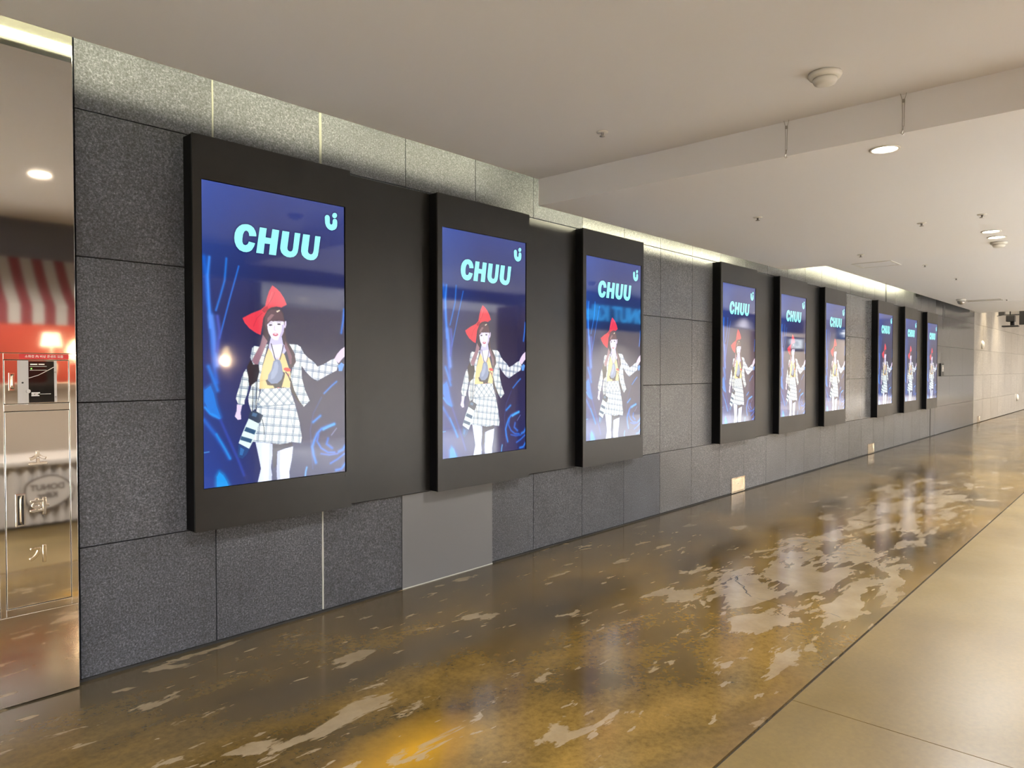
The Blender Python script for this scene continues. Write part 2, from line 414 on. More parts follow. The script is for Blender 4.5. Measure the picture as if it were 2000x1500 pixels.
PICTURE = [
    ('s',(24,96,205),[(26,499),(50,618),(64,759),(106,920),(121,1063),(136,1186),(170,1309)],16,'b'),
    ('s',(60,140,245),[(91,495),(69,617),(82,799),(96,951)],9,'b'),
    ('s',(35,120,225),[(302,491),(278,637),(216,753),(166,837)],7,'b'),
    ('s',(40,120,230),[(459,533),(396,652),(333,769),(270,895),(208,1020)],5,'b'),
    ('s',(90,140,235),[(107,880),(133,981),(149,1083),(174,1196)],20,'b'),
    ('s',(70,90,190),[(184,877),(209,979),(177,1103)],12,'b'),
    ('s',(20,120,225),[(69,1206),(114,1268),(178,1361)],14,'b'),
    ('p',(20,130,235),[(17,1359),(93,1329),(130,1381),(165,1464),(211,1537),(125,1524),(60,1482),(15,1430)],0,'b'),
    ('s',(30,150,250),[(23,1471),(88,1513),(201,1547)],8,'b'),
    ('s',(25,100,205),[(11,1552),(85,1606),(159,1660),(235,1725),(321,1813)],14,'b'),
    ('s',(20,140,225),[(160,1649),(216,1703),(273,1758),(330,1819)],7,'b'),
    ('s',(40,70,170),[(211,1558),(315,1687),(430,1829),(508,1940)],9,'b'),
    ('p',(0,165,250),[(158,2012),(161,1929),(191,1900),(239,1923),(286,1968),(324,2024)],0,'b'),
    ('s',(70,160,235),[(8,1764),(68,1761)],3,'b'),
    ('s',(30,120,235),[(1993,772),(1976,856),(1945,949)],9,'b'),
    ('s',(40,130,235),[(1865,1316),(1787,1346),(1667,1401)],7,'b'),
    ('s',(40,60,130),[(1624,1430),(1494,1549),(1449,1668),(1484,1950)],5,'b'),
    ('s',(45,150,250),[(1603,1567),(1556,1585),(1493,1609)],10,'b'),
    ('s',(35,140,250),[(1824,1634),(1726,1646),(1618,1663),(1553,1696),(1510,1740),(1478,1789),(1497,1850),(1531,1908)],11,'b'),
    ('s',(70,180,255),[(1824,1634),(1725,1652),(1650,1669)],9,'b'),
    ('s',(30,110,225),[(1574,1702),(1552,1752),(1614,1805),(1721,1841),(1830,1846)],8,'b'),
    ('s',(30,110,225),[(1723,1738),(1701,1778),(1787,1813)],10,'b'),
    ('s',(25,95,210),[(1613,1846),(1742,1862),(1874,1858)],7,'b'),
    ('s',(40,130,240),[(2005,1802),(1964,1831),(1896,1844)],12,'b'),
    ('s',(30,110,225),[(1986,1864),(1873,1900),(1762,1925)],8,'b'),
    ('s',(35,130,245),[(2002,1938),(1938,1976),(1849,1981)],10,'b'),
    ('s',(90,180,250),[(1391,1935),(1376,1964),(1369,1996)],7,'b'),
    ('s',(120,130,190),[(1861,1666),(1778,1715)],4,'b'),
    ('p',(62,44,62),[(787,833),(824,808),(881,792),(966,786),(1023,801),(1061,829),(1073,872),(1098,890),(1087,958),(1104,1025),(1162,1063),(1220,1111),(1239,1170),(1208,1209),(1148,1214),(1140,1160),(1112,1112),(1065,1055),(1047,978),(857,982),(837,1030),(772,1031),(775,908)],0,''),
    ('p',(30,26,44),[(558,1205),(613,1154),(686,1154),(725,1191),(723,1247),(690,1303),(617,1340),(581,1330),(565,1265)],0,''),
    ('p',(26,22,40),[(1157,1248),(1213,1375),(1351,1495),(1251,1444),(1173,1384)],0,''),
    ('q',(228,234,228),[(624,1080),(661,1063),(728,1069),(846,1048),(806,1115),(767,1191),(733,1285),(719,1388),(676,1491),(612,1512),(577,1460),(569,1414),(617,1331),(690,1303),(723,1238),(712,1191),(639,1191),(601,1145)],0,''),
    ('q',(228,234,228),[(548,1219),(574,1275),(581,1330),(561,1386),(524,1432),(518,1459),(452,1476),(410,1421),(420,1393),(456,1339),(484,1284),(512,1247)],0,''),
    ('p',(222,205,232),[(423,1457),(488,1468),(469,1514),(476,1560),(432,1563),(393,1539),(416,1503)],0,''),
    ('q',(228,234,228),[(1143,1044),(1262,1047),(1306,1061),(1331,1095),(1319,1189),(1326,1287),(1375,1377),(1445,1452),(1351,1495),(1291,1455),(1213,1375),(1156,1277),(1188,1214),(1239,1170),(1220,1111)],0,''),
    ('q',(226,228,232),[(1262,1047),(1312,1063),(1361,1110),(1422,1139),(1504,1168),(1566,1203),(1651,1188),(1781,1152),(1836,1144),(1901,1187),(1867,1233),(1713,1269),(1563,1309),(1480,1288),(1378,1238),(1308,1189)],0,''),
    ('p',(225,205,235),[(1829,1146),(1881,1105),(1937,1075),(2000,1054),(2015,1119),(1946,1151),(1901,1179)],0,''),
    ('p',(90,150,225),[(1890,1197),(1946,1171),(1990,1187),(1956,1238),(1900,1238)],0,''),
    ('p',(196,192,232),[(884,1000),(1037,997),(1055,1045),(1122,1073),(1073,1112),(984,1161),(927,1157),(854,1096),(855,1058)],0,''),
    ('p',(228,226,250),[(892,1057),(1036,1045),(1044,1093),(995,1142),(932,1142),(882,1095)],0,''),
    ('p',(232,202,140),[(815,1124),(850,1077),(891,1105),(927,1154),(988,1153),(1048,1108),(1076,1122),(1119,1189),(1157,1248),(1154,1357),(1056,1350),(941,1355),(720,1358),(729,1285),(767,1200)],0,''),
    ('s',(205,170,120),[(732,1304),(792,1299),(848,1309)],3,''),
    ('p',(150,112,128),[(773,984),(837,1030),(798,1077),(750,1134),(703,1191),(663,1191),(625,1168),(640,1145),(687,1102),(734,1059),(759,1012)],0,''),
    ('p',(118,80,100),[(1089,1025),(1132,1073),(1180,1131),(1174,1189),(1149,1189),(1121,1122),(1074,1064)],0,''),
    ('p',(228,222,248),[(833,898),(888,888),(954,887),(1069,886),(1074,929),(1059,968),(1024,998),(979,1020),(935,1020),(890,1005),(853,973),(836,940)],0,''),
    ('p',(196,184,222),[(1039,911),(1072,910),(1067,958),(1037,993),(985,1018),(1008,988),(1038,954)],0,''),
    ('p',(214,200,228),[(1081,886),(1102,882),(1103,909),(1087,934),(1072,929)],0,''),
    ('p',(84,56,74),[(795,913),(804,870),(827,834),(890,809),(985,805),(1042,827),(1066,862),(1071,891),(1040,880),(1011,885),(983,876),(950,883),(920,891),(888,888),(859,899),(831,916),(824,945)],0,''),
    ('p',(140,100,112),[(838,869),(889,841),(936,842),(898,867),(859,889),(837,897)],0,''),
    ('p',(225,210,190),[(960,818),(1004,807),(1017,812),(971,827)],0,''),
    ('p',(40,30,48),[(904,915),(899,919),(887,921),(872,922),(859,920),(855,917),(860,913),(872,911),(887,911),(899,912)],0,''),
    ('p',(40,30,48),[(1022,907),(1017,910),(1005,913),(989,913),(977,911),(972,908),(977,904),(990,902),(1005,902),(1018,903)],0,''),
    ('s',(110,80,100),[(850,905),(878,900),(906,902)],2,''),
    ('s',(110,80,100),[(969,895),(1000,891),(1026,893)],2,''),
    ('s',(196,172,205),[(938,923),(931,947),(948,953)],3,''),
    ('p',(196,84,110),[(986,980),(980,986),(966,990),(947,992),(928,990),(914,987),(909,982),(915,976),(929,972),(948,971),(967,972),(981,975)],0,''),
    ('p',(246,226,236),[(970,977),(966,979),(955,981),(940,981),(929,980),(925,978),(929,975),(941,974),(955,973),(966,975)],0,''),
    ('s',(30,26,40),[(887,1046),(914,1100),(943,1156)],6,''),
    ('s',(30,26,40),[(1061,1053),(1034,1108),(1008,1155)],6,''),
    ('p',(24,24,44),[(807,1299),(832,1333),(913,1338),(950,1380),(1027,1355),(1074,1272),(1079,1248),(1040,1238),(867,1285)],0,''),
    ('p',(122,138,172),[(918,1166),(956,1152),(1008,1159),(1032,1190),(1044,1228),(1055,1257),(1029,1296),(970,1322),(885,1325),(833,1299),(845,1262),(887,1228),(904,1190)],0,''),
    ('p',(150,164,196),[(931,1176),(969,1166),(987,1200),(972,1247),(924,1286),(876,1295),(887,1247),(922,1214)],0,''),
    ('p',(228,58,60),[(1164,1231),(1154,1237),(1133,1239),(1107,1239),(1082,1234),(1065,1228),(1061,1220),(1071,1214),(1092,1211),(1118,1212),(1143,1216),(1160,1223)],0,''),
    ('p',(235,130,130),[(1143,1263),(1139,1270),(1130,1274),(1119,1274),(1111,1270),(1108,1263),(1111,1256),(1120,1252),(1131,1252),(1140,1256)],0,''),
    ('p',(240,110,120),[(1008,1360),(1003,1366),(990,1369),(975,1369),(962,1365),(958,1360),(963,1354),(975,1351),(991,1351),(1003,1354)],0,''),
    ('s',(30,26,40),[(1089,1243),(1127,1267),(1155,1306)],7,''),
    ('q',(228,234,228),[(744,1356),(941,1356),(1148,1353),(1182,1414),(1224,1475),(1053,1479),(685,1481),(715,1416)],0,'d'),
    ('q',(226,234,232),[(685,1477),(843,1475),(1053,1475),(1224,1473),(1287,1603),(1321,1713),(1308,1757),(1203,1745),(1164,1741),(1104,1748),(1007,1751),(892,1744),(835,1737),(780,1728),(624,1719),(663,1622)],0,''),
    ('s',(150,165,185),[(888,1533),(876,1629),(845,1735)],4,''),
    ('s',(150,165,185),[(1003,1517),(1010,1633),(1011,1747)],4,''),
    ('s',(150,165,185),[(1149,1540),(1186,1639),(1203,1744)],4,''),
    ('s',(95,120,150),[(685,1481),(843,1477),(1224,1475)],4,''),
    ('p',(18,20,58),[(873,1739),(1007,1751),(1173,1746),(1190,1776),(1064,1785),(967,1800),(949,1901),(910,1918),(890,1821)],0,''),
    ('p',(214,224,250),[(662,1721),(780,1729),(896,1744),(894,1821),(872,1906),(886,1955),(880,2031),(679,2018),(702,1972),(734,1908),(706,1830)],0,''),
    ('p',(186,196,236),[(854,1740),(896,1744),(894,1821),(872,1906),(886,1955),(880,2031),(837,2028),(845,1914)],0,''),
    ('p',(208,216,248),[(963,1800),(1064,1785),(1190,1774),(1170,1864),(1134,1950),(1139,2048),(960,2037),(951,1939)],0,''),
    ('p',(180,188,232),[(963,1800),(1005,1795),(992,1922),(1008,2040),(960,2037),(951,1939)],0,''),
    ('s',(32,40,60),[(692,1247),(682,1388),(668,1514)],5,''),
    ('s',(32,40,60),[(635,1340),(630,1433),(621,1513)],4,''),
    ('p',(32,58,88),[(594,1512),(657,1507),(770,1540),(732,1586),(673,1601),(562,1562)],0,''),
    ('p',(70,110,150),[(630,1518),(693,1528),(674,1551),(611,1540)],0,''),
    ('s',(30,44,66),[(756,1568),(779,1625),(781,1673)],4,''),
    ('p',(214,234,234),[(574,1558),(713,1597),(671,1659),(624,1719),(577,1764),(440,1720),(491,1653),(537,1599)],0,''),
    ('p',(36,84,124),[(537,1613),(671,1642),(649,1670),(513,1640)],0,''),
    ('p',(36,84,124),[(478,1674),(621,1701),(602,1726),(460,1698)],0,''),
    ('p',(22,70,132),[(439,1727),(577,1764),(551,1797),(489,1827),(426,1812)],0,''),
    ('p',(44,110,180),[(462,1749),(514,1767),(487,1805),(451,1799)],0,''),
    ('p',(228,56,78),[(806,790),(830,733),(861,684),(908,640),(970,660),(1021,684),(1074,723),(1111,767),(1033,790),(966,785),(890,794),(815,818)],0,''),
    ('p',(228,56,78),[(806,787),(750,814),(622,843),(502,879),(531,910),(592,946),(682,976),(742,988),(761,937),(780,871),(839,812)],0,''),
    ('p',(180,36,60),[(788,800),(840,786),(847,812),(798,835),(761,821)],0,''),
    ('s',(190,40,62),[(840,786),(901,735),(944,685)],3,''),
    ('s',(190,40,62),[(768,836),(694,873),(647,931)],3,''),
    ('s',(246,96,112),[(863,755),(906,687)],4,''),
]
# ------------------------------------------------------------------ the setting
TILE_W, TILE_X0, GAP = 0.6232, 1.068, 0.0045
ROWS = [(0.012, 0.601), (0.601, 1.251), (1.251, 1.901), (1.901, 2.551), (2.551, 3.06)]
wall = S(box('wall_left', -6.0, 21.45, 0.022, 0.25, 0.0, 3.2, 'joint_dark'))
wall['label'] = 'long grey granite tiled wall carrying the displays'
tile_cache = {}
def tile(x0, x1, z0, z1, mat, parent, name='tile'):
    key = (round(x1 - x0, 3), round(z1 - z0, 3), mat)
    if key not in tile_cache:
        bm = bmesh.new()
        w, h = (x1 - x0) / 2 - GAP / 2, (z1 - z0) / 2 - GAP / 2
        abox(bm, -w, w, 0.0, 0.021, -h, h)
        fr = [e for e in bm.edges if all(abs(q.co.y) < 1e-6 for q in e.verts)]
        bmesh.ops.bevel(bm, geom=fr, offset=0.0012, segments=1, affect='EDGES')
        tile_cache[key] = mesh_of(bm, 'tile', mat)
    return link(name, tile_cache[key], parent, ((x0 + x1) / 2, 0.0, (z0 + z1) / 2))
n0, n1 = -1, 26
for n in range(n0, n1):
    xa = TILE_X0 + n * TILE_W
    for ri, (za, zb) in enumerate(ROWS):
        mat = 'granite_dark' if n < 6 else ('granite_honed' if n < 12 else 'granite_polished')  # paler base colours to the right also carry the grazing sheen
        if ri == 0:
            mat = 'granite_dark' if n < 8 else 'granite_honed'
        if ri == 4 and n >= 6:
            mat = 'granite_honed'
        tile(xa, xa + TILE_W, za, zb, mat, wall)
xa = TILE_X0 + n1 * TILE_W
for k in range(3):                                             # wider polished tiles beyond the last display
    w3 = (21.44 - xa) / 3
    for za, zb in ROWS:
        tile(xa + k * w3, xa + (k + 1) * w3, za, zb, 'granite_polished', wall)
box('patch_panel', 2.897, 3.720, -0.007, 0.0, 0.004, 0.600, 'patch_grey', wall)
box('patch_trim', 2.897, 3.720, -0.010, -0.0005, 0.0, 0.006, 'caulk', wall)
for (x, za, zb, w) in ((2.318, 0.02, 0.606, 0.013), (1.691, 2.53, 3.0, 0.010), (2.316, 2.50, 3.0, 0.018)):
    bm = bmesh.new()
    k = 14
    rnd = [random.uniform(0.65, 1.0) for _ in range(k + 1)]
    L_ = [(x - w / 2 * rnd[i], za + (zb - za) * i / k) for i in range(k + 1)]
    R_ = [(x + w / 2 * rnd[k - i], za + (zb - za) * i / k) for i in range(k, -1, -1)]
    plate(bm, L_ + R_, -0.002, 0.004)
    link('caulk_line', mesh_of(bm, 'caulk_line', 'caulk' if za < 1 else 'caulk_old'), wall)
for (x, za, zb, w) in ((13.58, 2.56, 3.0, 0.06), (17.95, 2.28, 2.80, 0.05), (16.87, 0.01, 0.60, 0.07), (18.08, 2.42, 2.80, 0.04)):
    box('dark_joint', x - w / 2, x + w / 2, -0.003, 0.002, za, zb, 'black', wall)
S(box('dark_foot_gap', -6.0, 21.45, -0.004, 0.021, 0.0, 0.012, 'joint_dark'))  # black strip in place of the shaded gap at the wall foot

wall2 = S(box('wall_far', 21.45, 46.0, 0.022, 0.25, 0.0, 4.3, 'joint_dark'))
wall2['label'] = 'pale stone wall at the far end of the passage'
for k in range(20):
    xa = 21.45 + k * 1.22
    for za, zb in ROWS[:4] + [(2.551, 3.2), (3.2, 4.3)]:
        tile(xa, xa + 1.22, za, zb, 'stone_pale', wall2)
S(box('wall_end', 46.0, 46.3, -9.0, 0.3, 0.0, 4.3, 'white_paint'))
S(box('wall_behind', -6.2, -6.0, -9.0, 0.3, 0.0, 3.2, 'shop_beige'))

# floor: stained strip along the wall, plain slabs beyond the saw-cut joint
floor = S(box('floor', -6.2, 46.3, -9.0, 0.3, -0.12, -0.010, 'joint_dark'))
def slab(x0, x1, y0, y1, mat):
    bm = bmesh.new()
    abox(bm, x0, x1, y0, y1, -0.0105, 0.0)
    return link('slab', mesh_of(bm, 'slab', mat), floor)
JY = -2.417
slab(-6.2, 46.3, JY + 0.006, 0.3, 'floor_stained')
for (a_, b_) in ((-6.2, -3.6), (-3.594, 3.028), (3.033, 9.66), (9.665, 16.3), (16.305, 46.3)):
    slab(a_, b_, -4.36, JY - 0.006, 'floor_plain')
slab(-6.2, 46.3, -9.0, -4.366, 'bounce_tile')  # unseen floor, made pale to bounce light onto ceiling and walls
for pts, r in (([(4.62, -1.44), (4.50, -1.50), (4.42, -1.58), (4.27, -1.68), (4.23, -1.72)], 0.004),
               ([(4.23, -1.72), (4.26, -1.80), (4.22, -1.92), (4.21, -2.05), (4.26, -2.16), (4.22, -2.26)], 0.0025),
               ([(4.44, -1.56), (4.55, -1.64), (4.62, -1.66)], 0.002)):
    bm = bmesh.new()
    pp = []
    for i in range(len(pts) - 1):
        for q in range(4):
            f = q / 4
            pp.append(Vector((pts[i][0] * (1 - f) + pts[i + 1][0] * f + random.uniform(-.012, .012), pts[i][1] * (1 - f) + pts[i + 1][1] * f + random.uniform(-.012, .012), 0.0004)))
    vv = []
    for i, q in enumerate(pp):
        d = (pp[min(i + 1, len(pp) - 1)] - pp[max(i - 1, 0)]).normalized()
        nn = Vector((-d.y, d.x, 0)) * r * (0.3 if i in (0, len(pp) - 1) else random.uniform(0.6, 1))
        vv.append((bm.verts.new(q + nn), bm.verts.new(q - nn)))
    for a_, b_ in zip(vv, vv[1:]):
        bm.faces.new((a_[0], a_[1], b_[1], b_[0]))
    o = link('crack', mesh_of(bm, 'crack', 'joint_dark'), floor)

# ceilings: upper left part, dropped middle part, upper far part that stops before the open hall
CA, CB, CC = 2.775, 2.584, 2.788
XD0, XD1, XE = 4.005, 8.535, 20.85
SL = -0.20                                                     # edge of the light slot along the wall
S(box('ceiling', -6.2, XD0, -9.0, SL, CA, CA + 0.022, 'white_paint'))
S(box('ceiling_dropped', XD0, XD1, -9.0, SL, CB, CB + 0.018, 'white_paint'))
S(box('trim_1', XD0, XD0 + 0.02, -9.0, SL, CB + 0.018, CA + 0.03, 'white_paint'))
S(box('trim_2', XD1 - 0.02, XD1, -9.0, SL, CB + 0.018, CC + 0.03, 'white_paint'))
S(box('ceiling_far', XD1, 17.735, -9.0, SL, CC, CC + 0.022, 'white_paint'))
S(box('ceiling_end', 17.765, XE, -9.0, SL, CC, CC + 0.022, 'white_paint'))
S(box('trim_3', XE - 0.02, XE, -9.0, 0.0, CC + 0.022, 4.3, 'white_paint'))
S(box('trim_4', 17.70, 17.80, -9.0, SL, CC + 0.022, CC + 0.05, 'joint_dark'))
S(box('ceiling_hall', XE, 46.3, -9.0, 0.3, 4.3, 4.4, 'white_paint'))
S(box('trim_5', -6.2, XE - 0.02, -0.42, 0.022, 3.06, 3.10, 'cove_paint'))     # roof of the light slot
S(box('trim_6', -6.2, XE - 0.02, -0.42, -0.40, CC + 0.022, 3.06, 'cove_paint'))
S(box('trim_7', XD0 + 0.02, XD1 - 0.02, -0.42, -0.40, CB + 0.018, CC + 0.022, 'cove_paint'))
S(box('trim_8', 15.62, 15.64, -0.40, 0.0, CC + 0.022, 3.06, 'joint_dark'))  # unseen partition added to stop the slot light here

# ------------------------------------------------------------------ picture on the displays
SW, SH = 0.818, 1.507                                          # visible screen size
def raster():
    ss, w, h = 2, 300, 552
    gx = (np.arange(w * ss) + 0.5) / (w * ss) * SW
    gz = (np.arange(h * ss) + 0.5) / (h * ss) * SH
    GX, GZ = np.meshgrid(gx, gz)
    u, v_ = GX / SW, GZ / SH
    img = np.zeros((h * ss, w * ss, 3))
    top, mid, bot = np.array((52, 66, 134.)), np.array((28, 31, 70.)), np.array((26, 38, 96.))
    f = np.clip(v_ / 0.42, 0, 1)[..., None]
    g_ = np.clip((v_ - 0.5) / 0.5, 0, 1)[..., None]
    img[:] = top * (1 - f) + mid * f
    img[:] = img * (1 - g_) + bot * g_
    lf = np.clip(1 - u / 0.45, 0, 1)[..., None]
    img += lf * np.array((0, 26, 58.)) * (0.45 + 0.55 * v_[..., None])
    def seg_d(P, x, z):
        d = np.full(x.shape, 9.0)
        for (xa, za), (xb, zb) in zip(P, P[1:]):
            dx, dz = xb - xa, zb - za
            q = np.clip(((x - xa) * dx + (z - za) * dz) / (dx * dx + dz * dz + 1e-12), 0, 1)
            d = np.minimum(d, np.hypot(x - xa - q * dx, z - za - q * dz))
        return d
    def inside(P, x, z):
        c = np.zeros(x.shape, bool)
        for (xa, za), (xb, zb) in zip(P, P[1:] + P[:1]):
            if za == zb:
                continue
            c ^= ((za > z) != (zb > z)) & (x < (xb - xa) * (z - za) / (zb - za) + xa)
        return c
    for kind, colr, pts, wid, flag in PICTURE:
        P = [(a / 2000 * SW, b / 2000 * SH) for a, b in pts]
        wm = wid * 0.0008
        pad = 0.004 + wm * (3 if flag == 'b' else 1) + (0.02 if flag == 'b' and kind == 'p' else 0)
        xs, zs = [q[0] for q in P], [q[1] for q in P]
        i0 = max(0, int((min(xs) - pad) / SW * w * ss)); i1 = min(w * ss, int((max(xs) + pad) / SW * w * ss) + 2)
        j0 = max(0, int((min(zs) - pad) / SH * h * ss)); j1 = min(h * ss, int((max(zs) + pad) / SH * h * ss) + 2)
        if i0 >= i1 or j0 >= j1:
            continue
        x, z = GX[j0:j1, i0:i1], GZ[j0:j1, i0:i1]
        cc = np.array(colr, float)
        if kind == 's':
            d = seg_d(P, x, z)
            al = np.exp(-(d / (wm * 1.05)) ** 2) * 0.88 if flag == 'b' else np.clip((wm / 2 - d) / 0.0012 + 0.5, 0, 1)
        else:
            al = inside(P, x, z).astype(float)
            if flag == 'b':
                al = np.maximum(al * 0.85, np.exp(-(seg_d(P + P[:1], x, z) / 0.012) ** 2) * 0.5)
        fill = np.broadcast_to(cc, x.shape + (3,)).copy()
        if kind == 'q':
            ang = math.radians(45 if flag == 'd' else 7)
            per = 0.034 if flag == 'd' else 0.040
            a1 = (x * math.cos(ang) + z * math.sin(ang)) / per
            a2 = (-x * math.sin(ang) + z * math.cos(ang)) / (per * (1 if flag == 'd' else 1.12))
            for aa in (a1, a2):
                for off, th in ((0.0, 0.040), (0.17, 0.026)):
                    dd = np.abs((aa + off + 0.5) % 1 - 0.5)
                    k = np.clip((th - dd) / 0.02 + 0.5, 0, 1)[..., None] * 0.85
                    fill = fill * (1 - k) + np.array((62, 88, 130.)) * k
                band = (np.abs((aa + 0.5) % 1 - 0.5) < 0.24)[..., None] * 0.07
                fill = fill * (1 - band) + np.array((150, 175, 205.)) * band
        sub = img[j0:j1, i0:i1]
        img[j0:j1, i0:i1] = sub * (1 - al[..., None]) + fill * al[..., None]
    for pts in LETTERS.values():                               # soft dark rim round the lettering
        P = [(a / 2000 * SW, b / 2000 * SH) for a, b in pts]
        al = np.exp(-(seg_d(P + P[:1], GX, GZ) / 0.006) ** 2)[..., None] * 0.7
        img = img * (1 - al) + np.array((20, 26, 84.)) * al
    img = img.reshape(h, ss, w, ss, 3).mean((1, 3)) / 255
    img = np.where(img <= 0.04045, img / 12.92, ((img + 0.055) / 1.055) ** 2.4)
    lum = img.mean(-1, keepdims=True)
    return img * (0.92 + 0.15 * lum)                             # the panel's own highlights

def picture_mesh():
    img = raster()
    h, w, _ = img.shape
    xs = np.linspace(0, SW, w); zs = np.linspace(SH, 0, h)
    X_, Z_ = np.meshgrid(xs, zs)
    co = np.stack([X_, np.zeros_like(X_), Z_], -1).reshape(-1, 3)
    i = np.arange(h * w).reshape(h, w)
    q = np.stack([i[:-1, :-1], i[1:, :-1], i[1:, 1:], i[:-1, 1:]], -1).reshape(-1)
    nf = len(q) // 4
    me = bpy.data.meshes.new('picture')
    me.vertices.add(len(co)); me.vertices.foreach_set('co', co.ravel().astype(np.float32))
    me.loops.add(len(q)); me.loops.foreach_set('vertex_index', q.astype(np.int32))
    me.polygons.add(nf); me.polygons.foreach_set('loop_start', np.arange(0, nf * 4, 4, dtype=np.int32))
    me.update(calc_edges=True)
    at = me.attributes.new('picture', 'FLOAT_COLOR', 'POINT')
    rgba = np.ones((h * w, 4), np.float32); rgba[:, :3] = img.reshape(-1, 3)
    at.data.foreach_set('color', rgba.ravel())
    me.materials.append(M['display_picture'])
    return me

# ------------------------------------------------------------------ displays
PW, PZ0, PZ1, PD = 0.905, 0.606, 2.536, 0.100
SX0, SZ0 = 0.046, 0.815                                        # screen offset in the housing
def make_display():
    root = empty('display_unit', (0, 0, PZ0))
    H = PZ1 - PZ0
    sx0, sx1, sz0, sz1 = SX0 - 0.004, SX0 + SW + 0.007, SZ0 - PZ0 - 0.003, SZ0 - PZ0 + SH + 0.003
    bm = bmesh.new()                                           # front frame with the screen opening
    yf, yb = -PD, -PD + 0.012
    for r_ in ((0, sx0, 0, H), (sx1, PW, 0, H), (sx0, sx1, 0, sz0), (sx0, sx1, sz1, H)):
        abox(bm, r_[0], r_[1], yf, yb, r_[2], r_[3])
    bmesh.ops.remove_doubles(bm, verts=bm.verts, dist=1e-5)
    link('front_frame', mesh_of(bm, 'front_frame', 'panel_metal'), root)
    bm = bmesh.new()
    abox(bm, 0.0015, PW - 0.0015, yb, 0.0, 0.0015, H - 0.0015)
    link('casing', mesh_of(bm, 'casing', 'black_side'), root)
    scr = link('screen', None, root)
    bm = bmesh.new()
    abox(bm, SX0, SX0 + SW, yf + 0.0045, yb + 0.0005, SZ0 - PZ0, SZ0 - PZ0 + SH)
    COL.objects.unlink(scr); bpy.data.objects.remove(scr)
    scr = link('screen', mesh_of(bm, 'screen', 'screen_glass'), root)
    link('picture', PIC, scr, (SX0, yf + 0.0040, SZ0 - PZ0))
    for nm, pts in LETTERS.items():
        bm = bmesh.new()
        plate(bm, [(a / 2000 * SW, SH - b / 2000 * SH) for a, b in pts], -0.0006, 0.0)
        link({'letter_u2': 'letter_u'}.get(nm, nm), mesh_of(bm, nm, 'display_letter'), scr, (SX0, yf + 0.0039, SZ0 - PZ0))
    bm = bmesh.new()
    lathe(bm, [(0.004, 0), (0.004, 0.002)], 12)
    me = mesh_of(bm, 'sensor', 'black'); me.transform(Matrix.Rotation(math.pi / 2, 4, 'X'))
    link('sensor', me, root, (SX0 + SW + 0.003, yf, SZ0 - PZ0 - 0.022))
    return root
PIC = picture_mesh()
proto = make_display()
DX = [1.542, 3.115, 4.683, 7.118, 8.692, 10.270, 12.765, 14.420, 16.075]
DLAB = ['largest-looking video display, first from the steel cabinet, red-bowed figure on blue',
        'second video display from the steel cabinet, above the smooth grey patch panel',
        'third video display from the steel cabinet, last of the nearest trio',
        'first video display of the middle trio, right after the bare tile gap',
        'middle video display of the middle trio under the dropped ceiling end',
        'last video display of the middle trio, before the second tile gap',
        'first video display of the farthest trio along the granite wall',
        'middle video display of the farthest trio along the granite wall',
        'farthest video display of all, last before the bare polished tiles']
for i, x in enumerate(DX):
    o = proto if i == 0 else copy_tree(proto)
    o.location = (x, 0.0, PZ0)
    tag(o, DLAB[i], 'display', 'video displays along the wall')
ILAB = ['dark bronze infill panel between first and second displays', 'dark bronze infill panel between second and third displays',
        'dark infill panel after the first display of the middle trio', 'dark infill panel before the last display of the middle trio',
        'narrow-looking infill panel after the first display of the farthest trio', 'narrow-looking infill panel before the farthest display of all']
k = 0
for g in range(3):
    for j in range(2):
        xa, xb = DX[g * 3 + j] + PW, DX[g * 3 + j + 1]
        o = empty('infill_panel', ((xa + xb) / 2, 0, PZ0))
        w = (xb - xa) / 2
        bm = bmesh.new(); abox(bm, -w + 0.001, w - 0.001, -0.022, -0.002, 0.0, PZ1 - PZ0)
        link('sheet', mesh_of(bm, 'sheet', 'panel_metal'), o)
        bm = bmesh.new(); abox(bm, -w + 0.01, w - 0.01, -0.0019, 0.0, 0.01, PZ1 - PZ0 - 0.01)
        link('backing_frame', mesh_of(bm, 'backing_frame', 'black_side'), o)
        tag(o, ILAB[k], 'panel', 'infill panels between displays'); k += 1

# ------------------------------------------------------------------ stainless hydrant and extinguisher cabinet
cab = empty('hydrant_cabinet', (0.9, 0, 0))
def cb(name, x0, x1, y0, y1, z0, z1, mat, parent=cab, bevel=0.0):
    bm = bmesh.new(); abox(bm, x0 - 0.9, x1 - 0.9, y0, y1, z0, z1, bevel)
    return link(name, mesh_of(bm, name, mat), parent)
cb('casing', 0.10, 1.046, -0.048, 0.0, 0.006, 3.02, 'black')
cb('upper_sheet', 0.10, 1.047, -0.055, -0.048, 1.4675, 3.02, 'steel_satin', bevel=0.0012)
cb('base_sheet', 0.10, 1.047, -0.055, -0.048, 0.006, 0.3755, 'steel_satin', bevel=0.0012)
cb('side_sheet', 0.10, 0.7585, -0.055, -0.048, 0.377, 1.466, 'steel_wavy', bevel=0.0012)
for nm, r_ in (('stile', (1.0205, 1.047, 0.377, 1.466)), ('stile', (0.760, 0.7815, 0.377, 1.466)), ('rail', (0.7815, 1.0205, 1.440, 1.466)),
               ('rail', (0.7815, 1.0205, 1.2265, 1.2545)), ('rail', (0.7815, 1.0205, 0.377, 0.4075))):
    cb(nm, r_[0], r_[1], -0.057, -0.048, r_[2], r_[3], 'steel_satin', bevel=0.0008)
door = cb('extinguisher_door', 0.7845, 1.0180, -0.056, -0.049, 0.4100, 1.2235, 'steel_wavy', bevel=0.0012)
